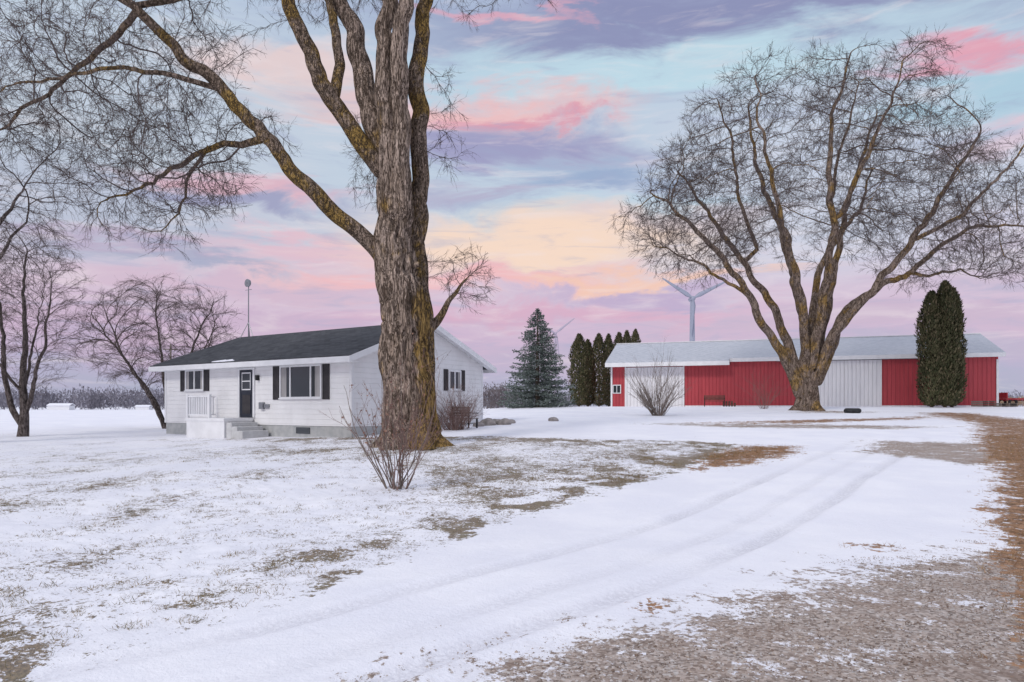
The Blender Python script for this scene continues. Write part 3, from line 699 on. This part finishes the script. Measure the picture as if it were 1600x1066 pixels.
simple_tree('multi_stem_maple_tree',(-19.2,38),8,[
  ([(0,0,0),(.3,0,1.5),(.9,0,3.2),(1.7,0,5.2),(2.6,0,7)],[.15,.11,.08,.05,.02]),
  ([(-.1,0,0),(-.7,.1,1.5),(-1.8,0,3.2),(-3.2,0,5.0),(-4.3,0,6.4)],[.15,.11,.08,.045,.02]),
  ([(0,.1,0),(-.2,.2,2),(-.5,.3,4.5),(-.8,.2,7.6)],[.12,.09,.06,.02]),
  ([(0,-.1,0),(-.6,-.6,1.7),(-1.6,-1.4,4),(-2.3,-2,6.4)],[.11,.09,.05,.02]),
  ([(0,.1,0),(.7,.8,1.7),(1.4,1.6,4),(1.8,2,6)],[.11,.09,.05,.02]),
  ([(0,-.1,0),(.9,-.6,1.7),(2.1,-1.0,3.6),(3.2,-1,5.6)],[.10,.08,.045,.02])],
  np.concatenate([ell((-.5,0,5.2),(4.4,3,3.1),1500,.8)]),up=.6,inert=1.2,jit=.12,maxg=.045)
simple_tree('tall_maple_tree',(-21.0,24.5),14,[
  ([(0,0,0),(.1,0,3),(0,.2,6),(.2,0,9),(.5,0,13)],[.45,.34,.28,.2,.05]),
  ([(0,0,3),(1.3,-.2,4.8),(2.4,-.2,6.4),(3.8,-.2,8)],[.16,.11,.07,.03]),
  ([(0,.1,5),(1.6,.3,7),(3,.5,9.3)],[.15,.10,.03]),([(0,0,3.5),(-2,0,6),(-3,0,9)],[.2,.14,.04])],
  np.concatenate([ell((.8,0,9.5),(5.0,4,4.6),2000,.7)]),step=.3,kill=.45,up=-.05)
# ---------------------------------------------------------------- bushes
def bush(name,loc,n,h,spread,r0,mats,seg=.16,kids=4,kidL=.45,levels=2,up=.25,buds=0,base=.08,wob=.13):
    x0,y0=loc;z0=Hf(x0,y0)-.03
    g=Geo()
    fr=[]
    for s in range(n):
        a=rng.uniform(0,6.28);t=spread*math.sqrt(rng.uniform(.02,1))
        d=np.array([math.cos(a)*t,math.sin(a)*t,1.]);d/=np.linalg.norm(d)
        fr.append((np.array([math.cos(a)*base*rng.uniform(0,1),math.sin(a)*base*rng.uniform(0,1),0]),d,h*rng.uniform(.5,1.05)*(1-.25*t/max(spread,.1)),r0*rng.uniform(.5,1.1),0))
    B=[]
    while fr:
        p,d,L,r,lv=fr.pop()
        m=max(3,int(L/seg));P=[p];D=[d]
        for k in range(m):
            d=d+rng.normal(0,wob,3)+np.array([0,0,up*.12]);d/=np.linalg.norm(d)
            P.append(P[-1]+d*L/m);D.append(d)
        R=np.linspace(r,max(r*.3,.0018),m+1)
        tube(g,P,R,6 if r>.012 else 4 if r>.006 else 3,0 if r>.01 else 1)
        if lv<levels:
            for k in range(kids):
                t=int(rng.uniform(.25,.98)*m)
                e=D[t]+rng.normal(0,.55,3)+np.array([0,0,up]);e/=np.linalg.norm(e)
                fr.append((P[t],e,L*kidL*rng.uniform(.5,1.2),R[t]*.6,lv+1))
        if buds:
            for k in range(buds):
                B.append(P[int(rng.uniform(.4,1)*m)])
    if B:
        B=np.array(B);m=len(B);s=rng.uniform(.007,.018,(m,1,1))
        V=B[:,None]+rng.normal(0,1,(m,4,3))*s
        g.add(V.reshape(-1,3),np.arange(4*m).reshape(-1,4),2)
    return g.build(name,mats,None,(x0,y0,z0),True)
bush('lilac_shrub',(-2.08,12.3),28,2.9,.58,.014,[M_twigpale,M_twigred,M_bud],kids=4,kidL=.33,levels=2,buds=1,base=.2,wob=.10,up=.40)
bush('lilac_shrub',(-2.75,19.4),22,1.9,.9,.010,[M_bark3,M_twigred,M_bud],kids=3,buds=0,base=.3)
bush('barberry_bush',(-2.35,28.3),110,2.1,.85,.012,[M_twigred,M_twigred,M_bud],kids=5,levels=2,base=.5,up=.1)
bush('round_shrub',(8.15,38),64,3.7,.95,.022,[M_twigpale,M_twigpale,M_bud],kids=5,kidL=.36,levels=2,base=.35,up=.22,seg=.3,wob=.1)
bush('red_twig_bush',(17.5,47.5),30,3.4,.6,.010,[M_twigred,M_twigred,M_bud],kids=4,kidL=.4,levels=2,base=.3,seg=.3)
print('bushes',round(time.time()-T0,1))
# ---------------------------------------------------------------- evergreens
M_arb=var_mat('arborvitae_foliage',(.045,.052,.022,1),(.10,.095,.045,1),1.6,.9)
M_arb2=var_mat('arborvitae_tips',(.11,.10,.05,1),(.19,.15,.09,1),2.5,.9)
M_spr=var_mat('spruce_needles',(.085,.11,.095,1),(.16,.19,.17,1),1.3,.9)
M_spr2=var_mat('spruce_frosted_tips',(.17,.20,.185,1),(.26,.29,.275,1),2.5,.9)
M_trk=var_mat('evergreen_trunk',(.09,.06,.045,1),(.15,.11,.08,1),4,.95)
def arbor(name,loc,cols,n=9000,blunt=2.3):
    g=Geo();z0=Hf(*loc)-.1
    for (cx,cy,w,h) in cols:
        tube(g,[(cx,cy,0),(cx,cy,h*.5),(cx,cy,h*.93)],[.12,.08,.02],6,2)
        u=rng.uniform(0,1,n)**.9
        prof=np.minimum(1,(u/.06)**.5*.85+.1)*np.where(u>.45,np.clip(1-((u-.45)/.55)**blunt,0,1)**.8,1)
        a=rng.uniform(0,6.28,n)
        lump=.66+.62*vnoise(np.cos(a)*2.6+u*3+cx*5+9,np.sin(a)*2.6+9,u*h*1.3)
        rr=w*prof*lump*rng.uniform(.5,1.06,n)**.6
        C=np.stack([cx+np.cos(a)*rr,cy+np.sin(a)*rr,.15+u*h],1)
        out=np.stack([np.cos(a)*.5,np.sin(a)*.5,np.full(n,1.0)],1)+rng.normal(0,.3,(n,3));out/=np.linalg.norm(out,axis=1,keepdims=True)
        sd=np.stack([-np.sin(a),np.cos(a),np.zeros(n)],1)+rng.normal(0,.5,(n,3));sd/=np.linalg.norm(sd,axis=1,keepdims=True)
        s=rng.uniform(.10,.26,n)[:,None]
        V=np.stack([C,C+out*s*.5+sd*s*.28,C+out*s*1.25,C+out*s*.5-sd*s*.28],1)
        F=np.arange(4*n).reshape(-1,4);k=rng.uniform(0,1,n)<.3
        base=g.n
        g.add(V.reshape(-1,3),F[~k],0);g.f.append((F[k]+base,1))
    return g.build(name,[M_arb,M_arb2,M_trk],None,(loc[0],loc[1],z0))
arbor('arborvitae_tree',(31.8,50.4),[(-.75,.1,.85,8.4),(.1,-.1,.85,9.1),(.8,.2,.8,8.7)],11000,4)
for (ax,ay,h,w) in ((6.3,64,6.6,.92),(7.5,67.5,6.4,.75),(9.3,73,7.6,.95),(10.9,77,8.0,.8),(12.7,81,8.6,.95),(14.3,85,9.3,.85),(16.1,89,9.9,.95)):
    arbor('arborvitae_tree',(ax,ay),[(0,0,w,h)],6500)
def spruce(name,loc,h,w):
    g=Geo();z0=Hf(*loc)-.1
    tube(g,[(0,0,0),(0,0,h*.5),(0,0,h*.98)],[.2,.12,.02],8,2)
    C=[];D=[]
    L=36
    for i in range(L):
        t=i/(L-1);zz=.30+t**.95*(h-.45);R=w*(1-t)**.72*(.90+.2*random.random())+.10
        nb=int(9+14*(1-t))
        for b in range(nb):
            a=random.uniform(0,6.28);r=R*random.uniform(.68,1.12)
            m=int(10+r*28)
            s=rng.uniform(.12,1,m)
            droop=-.30*r*s+.22*r*s*s*1.1
            lat=rng.normal(0,1,m)*.17*(1-.5*s)*min(1,r)
            ca,sa=math.cos(a),math.sin(a)
            C.append(np.stack([ca*r*s-sa*lat,sa*r*s+ca*lat,zz+droop+rng.normal(0,.05,m)],1))
            D.append(np.stack([ca-sa*lat*3,sa+ca*lat*3,np.full(m,-.1)],1))
    C=np.concatenate(C);D=np.concatenate(D)+rng.normal(0,.35,(len(C),3));n=len(C)
    D/=np.linalg.norm(D,axis=1,keepdims=True)
    sd=np.cross(D,rng.normal(0,1,(n,3)));sd/=np.linalg.norm(sd,axis=1,keepdims=True)
    s=rng.uniform(.07,.16,n)[:,None]
    V=np.stack([C,C+D*s*.5+sd*s*.3,C+D*s*1.2,C+D*s*.5-sd*s*.3],1)
    F=np.arange(4*n).reshape(-1,4);k=rng.uniform(0,1,n)<.3;base=g.n
    g.add(V.reshape(-1,3),F[~k],0);g.f.append((F[k]+base,1))
    print(name,n)
    return g.build(name,[M_spr,M_spr2,M_trk],None,(loc[0],loc[1],z0))
spruce('spruce_tree',(1.95,52),7.6,2.8)
# ---------------------------------------------------------------- distant tree masses
def mass(name,pts,hgt,mats,per=90,leaf=.6,wd=1.0):
    g=Geo();Cs=[];
    for (mx,my) in pts:
        z0=Hf(mx,my);h=hgt*random.uniform(.65,1.15)
        v=rng.normal(0,1,(per,3));v/=np.linalg.norm(v,axis=1,keepdims=True);v*=rng.uniform(.2,1,(per,1))**.5
        Cs.append(np.array([mx,my,z0+h*.5])+v*np.array([h*.45*wd,h*.4,h*.5]))
    C=np.concatenate(Cs);n=len(C)
    o=rng.normal(0,1,(n,3,3))*leaf*np.array([.5,.5,1.2])
    V=C[:,None]+o
    g.add(V.reshape(-1,3),np.arange(3*n).reshape(-1,3),0)
    return g.build(name,mats)
M_dist=var_mat('distant_woods_hazed',(.17,.16,.19,1),(.25,.235,.265,1),.05,1)  # grey-purple aerial haze is put into the base colour, no volume
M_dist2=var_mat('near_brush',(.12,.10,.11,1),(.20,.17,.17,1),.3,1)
M_dry=var_mat('dry_brush',(.28,.20,.13,1),(.38,.28,.20,1),.5,1)
pts=[(random.uniform(-480,-60),350+random.uniform(-12,25)) for _ in range(700)]
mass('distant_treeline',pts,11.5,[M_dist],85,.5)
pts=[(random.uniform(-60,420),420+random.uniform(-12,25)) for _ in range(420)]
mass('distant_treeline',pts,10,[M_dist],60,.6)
pts=[(random.uniform(-26,2),150+random.uniform(-5,8)) for _ in range(55)]
mass('brush_row',pts,6.0,[M_dist2],180,.2)
pts=[(random.uniform(48,80),74+random.uniform(-2,4)) for _ in range(110)]
mass('dry_brush',pts,1.0,[M_dry],140,.09,1.6)
def far_shed(loc,w,d,h):
    e=empty('distant_farm_shed',(loc[0],loc[1],0),.2)
    boxes('walls',[(-w/2,w/2,-d/2,d/2,0,h)],M_trim,e)
    roof_slab('roof_a',-w/2-.3,w/2+.3,-d/2-.3,h,0,h*1.45,.2,M_snow,e);roof_slab('roof_b',-w/2-.3,w/2+.3,d/2+.3,h,.01,h*1.45,.2,M_snow,e)
far_shed((-208,315),9,6,2.0);far_shed((-178,330),6,5,1.5)
# ---------------------------------------------------------------- wind turbines
M_wt=mat('turbine_hazed',(.33,.35,.43,1),.5)  # distance haze is painted into the turbine's base colour
M_wt2=mat('turbine_hazed_far',(.48,.42,.50,1),.5)  # farther turbine: lavender haze put into its colour
def turbine(loc,hub,bl,ang,M,yaw=0):
    e=empty('wind_turbine',(loc[0],loc[1],0),yaw)
    g=Geo();tube(g,[(0,0,0),(0,0,hub*.5),(0,0,hub)],[2.5,2.1,1.5],20);g.build('tower',[M],e,(0,0,0),True)
    g=Geo();tube(g,[(0,-4,hub+.5),(0,-3.9,hub+.5),(0,-2,hub+.5),(0,5,hub+.6),(0,5.1,hub+.6)],[.1,1.4,1.9,1.7,.1],12);g.build('nacelle_and_hub',[M],e,(0,0,0),True)
    g=Geo()
    for k in range(3):
        a=math.radians(ang+120*k);u=np.array([math.cos(a),0,math.sin(a)]);w=np.array([-math.sin(a),0,math.cos(a)])
        V=[];st=[(0,.8,.7),(.06,.9,.8),(.2,1.9,.45),(.5,1.4,.3),(.8,.95,.18),(.97,.5,.1),(1,.08,.05)]
        for (t,cw,tk) in st:
            c0=u*(t*bl)+np.array([0,-3.2,hub+.5])
            for (p,qq) in ((-.35,0),(0,1),(.65,.3),(1.0,0),(.65,-.3),(0,-1)):
                V.append(c0+w*cw*p*1.3-w*cw*.3+np.array([0,1,0])*tk*qq)
        F=[(j*6+i,j*6+(i+1)%6,(j+1)*6+(i+1)%6,(j+1)*6+i) for j in range(len(st)-1) for i in range(6)]
        g.add(V,F)
    g.build('blades',[M],e,(0,0,0),True)
turbine((132,500),80,27,27,M_wt)
turbine((60,950),103,36,38,M_wt2,.3)
# ---------------------------------------------------------------- small items
def bench(loc,rz,M=None,w=.6):
    M=M or M_wood
    e=empty('garden_bench',(loc[0],loc[1],Hf(*loc)),rz)
    boxes('seat',[(-w,w,-.22+.1*k,-.22+.1*k+.08,.42,.45) for k in range(4)],M,e)
    boxes('backrest',[(-w,w,.22,.25,.52+.11*k,.60+.11*k) for k in range(4)],M,e)
    boxes('legs',[(-w+.02,-w+.08,-.2,-.14,0,.42),(w-.08,w-.02,-.2,-.14,0,.42),(-w+.02,-w+.08,.251,.30,0,.95),(w-.08,w-.02,.251,.30,0,.95),(-w,-w+.08,-.22,.218,.64,.68),(w-.08,w,-.22,.218,.64,.68)],M_black,e)
    return e
bench((-1.95,29.0),1.0)
e=bench((16.9,57.0),-.3,M_woodr,.85)
def rock(name,loc,r,m):
    g=Geo();th,ph=np.meshgrid(np.linspace(0,math.pi,9),np.linspace(0,2*math.pi,13)[:-1],indexing='ij')
    v=np.stack([np.sin(th)*np.cos(ph),np.sin(th)*np.sin(ph),np.cos(th)*.6],-1).reshape(-1,3)
    v=v*(.75+.5*vnoise(v[:,0]*1.7+loc[0]*3+9,v[:,1]*1.7+9,v[:,2]*1.7+9))[:,None]*r
    F=[(i*12+k,(i+1)*12+k,(i+1)*12+(k+1)%12,i*12+(k+1)%12) for i in range(8) for k in range(12)]
    g.add(v,F);return g.build(name,[m],None,(loc[0],loc[1],Hf(*loc)+r*.2))
M_rock=var_mat('fieldstone',(.20,.18,.17,1),(.36,.32,.30,1),3,.95,.4)
for (a,b,r) in ((-1.1,31.0,.38),(-.7,31.6,.3),(-.35,31.2,.33),(-1.5,30.4,.25),(2.0,33,.26),(-.05,32,.22)): rock('fieldstone',(a,b),r,M_rock)
def torus(g,R,r,c0,ax='z',mi=0,sq=1):
    a=np.linspace(0,2*math.pi,33)[:-1];b=np.linspace(0,2*math.pi,13)[:-1]
    A_,B_=np.meshgrid(a,b,indexing='ij')
    u=(R+r*np.cos(B_));v=r*sq*np.sin(B_)
    P=np.stack([u*np.cos(A_),u*np.sin(A_),v],-1).reshape(-1,3)
    if ax=='y':P=P[:,[0,2,1]]
    if ax=='x':P=P[:,[2,0,1]]
    F=[(i*12+k,((i+1)%32)*12+k,((i+1)%32)*12+(k+1)%12,i*12+(k+1)%12) for i in range(32) for k in range(12)]
    g.add(P+np.array(c0),F,mi)
g=Geo();torus(g,.33,.16,(0,0,.15));g.build('old_tire',[M_black],None,(20.6,41.3,Hf(20.6,41.3)-.02),True)
cx,cy=18.2,57.0
g=Geo()
for k in range(14):
    lx=-.5+(k%5)*.22;lz=.08+(k//5)*.15
    tube(g,[(lx,-.36,lz),(lx,-.35,lz),(lx,.35,lz),(lx,.36,lz)],[.01,.09,.09,.01],8)
g.build('firewood_pile',[var_mat('log_brown',(.075,.045,.035,1),(.16,.10,.07,1),6,.9)],None,(cx,cy,Hf(cx,cy)),True,(0,0,-.3))
def pallet(loc,n,rz):
    e=empty('wooden_pallet_stack',(loc[0],loc[1],Hf(*loc)),rz)
    bs=[]
    for k in range(n):
        z0=k*.15
        bs+=[(-.6,.6,-.5+.17*j,-.5+.17*j+.11,z0+.11,z0+.132) for j in range(6)]
        bs+=[(xx,xx+.06,-.5,.46,z0+.02,z0+.108) for xx in (-.6,-.03,.54)]
    boxes('slats',bs,M_wood,e)
pallet((35.6,51.6),3,.2);pallet((37.0,51.2),2,-.1)
e=empty('red_hay_wagon',(42.2,56.5,Hf(42.2,56.5)),-.15)
M_rp=var_mat('red_paint',(.42,.04,.05,1),(.32,.03,.04,1),3,.5)
boxes('deck',[(-1.6,1.6,-.9,.9,.55,.68),(-1.6,-1.52,-.9,.9,.69,1.15),(-1.4,3.4,-.03,.03,.45,.52)],M_rp,e)
g=Geo()
for wx in (-1.1,1.1):
    for wy in (-.8,.8): torus(g,.26,.1,(wx,wy,.34),'y')
g.build('wheels',[M_black],e,(0,0,0),True)
M_wire=mat('wire',(.12,.12,.14,1),.6)
e=empty('power_line',(0,0,0))
g=Geo()
poles=[(-95,92),(-46,92),(-8.5,92)]
for (a,b) in poles:
    tube(g,[(a,b,0),(a,b,10)],[.16,.12],8)
    edges_geo(g,[(a-1,b,9.3)],[(a+1,b,9.3)],[.07],[.07],4)
g.build('poles',[M_wood],e)
g=Geo()
for (h0) in (9.8,9.0):
    for i in range(2):
        a=poles[i];b=poles[i+1];t=np.linspace(0,1,20)
        P=np.stack([a[0]+(b[0]-a[0])*t,a[1]+(b[1]-a[1])*t,h0+0*t-1.2*4*t*(1-t)*.8],1)
        tube(g,P,np.full(20,.018),3)
g.build('wires',[M_wire],e)
print('items',round(time.time()-T0,1))
# ---------------------------------------------------------------- SKY
w=bpy.data.worlds.new("World");sc.world=w;w.use_nodes=True
try:
    w.cycles.sampling_method='MANUAL';w.cycles.sample_map_resolution=256
except Exception as ex: print(ex)
n=N(w.node_tree);w.node_tree.nodes.clear()
out=n.new('ShaderNodeOutputWorld')
SUN_EL,SUN_AZ=math.radians(38),math.radians(215)
sky=n.new('ShaderNodeTexSky',sky_type='NISHITA');sky.sun_disc=False;sky.sun_elevation=SUN_EL;sky.sun_rotation=SUN_AZ
tc=n.new('ShaderNodeTexCoord').outputs['Generated']
sp=n.new('ShaderNodeSeparateXYZ');n.put(sp.inputs[0],tc)
R2D=180/math.pi
az=n.math('MULTIPLY',n.math('ARCTAN2',sp.outputs[0],sp.outputs[1]),R2D)
el=n.math('MULTIPLY',n.math('ARCSINE',sp.outputs[2]),R2D)
ae=n.new('ShaderNodeCombineXYZ');n.put(ae.inputs[0],az);n.put(ae.inputs[1],el);ae=ae.outputs[0]
def vm(op,a,b=None,c_=None):
    q=n.new('ShaderNodeVectorMath',operation=op);n.put(q.inputs[0],a)
    if b is not None:n.put(q.inputs[1],b)
    if c_ is not None:n.put(q.inputs[2],c_)
    return q
nz=n.new('ShaderNodeTexNoise');n.put(nz.inputs['Vector'],vm('MULTIPLY_ADD',ae,(.055,.19,0),(0,0,3.1)).outputs[0]);nz.inputs['Scale'].default_value=1.5;nz.inputs['Detail'].default_value=7;nz.inputs['Roughness'].default_value=.6;nz.inputs['Distortion'].default_value=.5
wp=vm('ADD',ae,vm('MULTIPLY_ADD',nz.outputs['Color'],(24,8.5,0),(-12,-4.25,0)).outputs[0]).outputs[0]
sw=n.new('ShaderNodeSeparateXYZ');n.put(sw.inputs[0],wp)
cr=n.new('ShaderNodeValToRGB');n.put(cr.inputs[0],n.math('DIVIDE',n.math('ADD',sw.outputs[1],5),60,clamp=True))
stops=[(0,(170,176,196)),(5,(174,179,202)),(7.5,(184,178,206)),(10,(208,182,208)),(14,(218,198,216)),(18,(208,208,222)),(23,(196,210,226)),(30,(190,210,228)),(37,(184,200,224)),(48,(196,204,226)),(60,(208,212,228))]
e0=cr.color_ramp.elements
e0[0].position=0;e0[0].color=S(*stops[0][1]);e0[1].position=1;e0[1].color=S(*stops[-1][1])
for a,b in stops[1:-1]:
    q_=e0.new(a/60);q_.color=S(*b)
col=cr.outputs[0]
feats=[(200,150,420,150,(202,212,226),.85),(150,330,330,60,(186,194,214),.7),(1300,280,380,130,(208,214,230),.8),(1180,5,640,60,(142,146,184),.95),(760,22,150,9,(226,172,190),.85),(1550,60,120,20,(234,162,180),.9),
 (1050,108,360,32,(196,224,236),.9),(1570,130,150,38,(174,208,225),.85),(780,178,190,24,(243,194,194),.92),(840,188,110,9,(226,158,176),.85),
 (790,228,190,24,(160,157,195),.92),(950,272,120,20,(152,172,206),.85),(780,305,130,16,(178,168,198),.7),(900,325,220,18,(189,214,231),.8),
 (410,292,160,16,(228,180,194),.85),(400,322,150,14,(158,158,192),.85),(450,110,120,28,(240,210,206),.75),(560,175,110,18,(234,200,200),.75),(200,380,160,10,(188,166,194),.65),
 (560,395,240,16,(230,192,206),.85),(850,385,260,44,(252,222,200),.97),(700,440,330,17,(246,190,192),.92),(1010,440,210,11,(248,204,182),.88),
 (1000,466,170,12,(190,170,204),.8),(850,494,330,14,(220,174,198),.82),(350,450,260,14,(214,184,204),.65),(480,500,350,12,(204,178,204),.65),(250,400,160,12,(160,164,192),.6),
 (1350,500,380,12,(204,182,204),.65),(1540,440,150,12,(202,184,206),.55),(1580,195,100,24,(224,198,212),.75),(1080,345,140,16,(220,204,212),.5),(1250,545,500,18,(184,180,204),.6)]
for (px,py,wx,wy,c_,s_) in feats:
    a0=math.degrees(math.atan((px-800)/1067));e_=math.degrees(math.atan((635-py)/1067*math.cos(math.radians(a0))))
    wa=wx/1067*57.3*math.cos(math.radians(a0))**2;we=wy/1067*57.3*math.cos(math.radians(a0))*1.15
    d=vm('LENGTH',vm('MULTIPLY_ADD',wp,(1/wa,1/we,0),(-a0/wa,-e_/we,0)).outputs[0]).outputs['Value']
    col=n.mix(n.ss(d,.35,1.5,s_,0),col,S(*c_))
st=n.noise(vm('MULTIPLY_ADD',ae,(.07,.42,0),(0,0,8)).outputs[0],2.2,7,.6,.6)
col=n.mix(n.ss(st,.5,.75,0,.38),col,S(244,232,234))
col=n.mix(n.ss(st,.48,.28,0,.38),col,S(164,173,204))
zb=n.ss(el,38,70,1.0,1.65)
hsv=n.new('ShaderNodeVectorMath',operation='SCALE');n.put(hsv.inputs[0],col);n.put(hsv.inputs['Scale'],zb)
b1=n.new('ShaderNodeBackground');n.put(b1.inputs[0],hsv.outputs[0]);b1.inputs[1].default_value=1.0
b2=n.new('ShaderNodeBackground');n.put(b2.inputs[0],sky.outputs[0]);b2.inputs[1].default_value=.1
mx=n.new('ShaderNodeMixShader');mx.inputs[0].default_value=.06
n.put(mx.inputs[1],b1.outputs[0]);n.put(mx.inputs[2],b2.outputs[0]);n.put(out.inputs[0],mx.outputs[0])
ld=bpy.data.lights.new('sun','SUN');ld.energy=1.45;ld.angle=math.radians(12);ld.color=(1,.95,.90)
lo=bpy.data.objects.new('sun',ld);sc.collection.objects.link(lo)
dv=Vector((math.sin(SUN_AZ)*math.cos(SUN_EL),math.cos(SUN_AZ)*math.cos(SUN_EL),math.sin(SUN_EL)))
lo.rotation_euler=dv.to_track_quat('Z','Y').to_euler();lo.location=(0,0,30)
# ---------------------------------------------------------------- CAMERA
cd=bpy.data.cameras.new('camera');cam=bpy.data.objects.new('camera',cd);sc.collection.objects.link(cam)
cam.location=(0,0,1.6);cam.rotation_euler=(math.radians(90),0,0)
cd.lens=24;cd.sensor_width=36;cd.shift_y=.064;cd.clip_end=6000;cd.clip_start=.05
sc.camera=cam
sc.view_settings.view_transform='Standard';sc.view_settings.look='None';sc.view_settings.exposure=0
print('done',round(time.time()-T0,1))
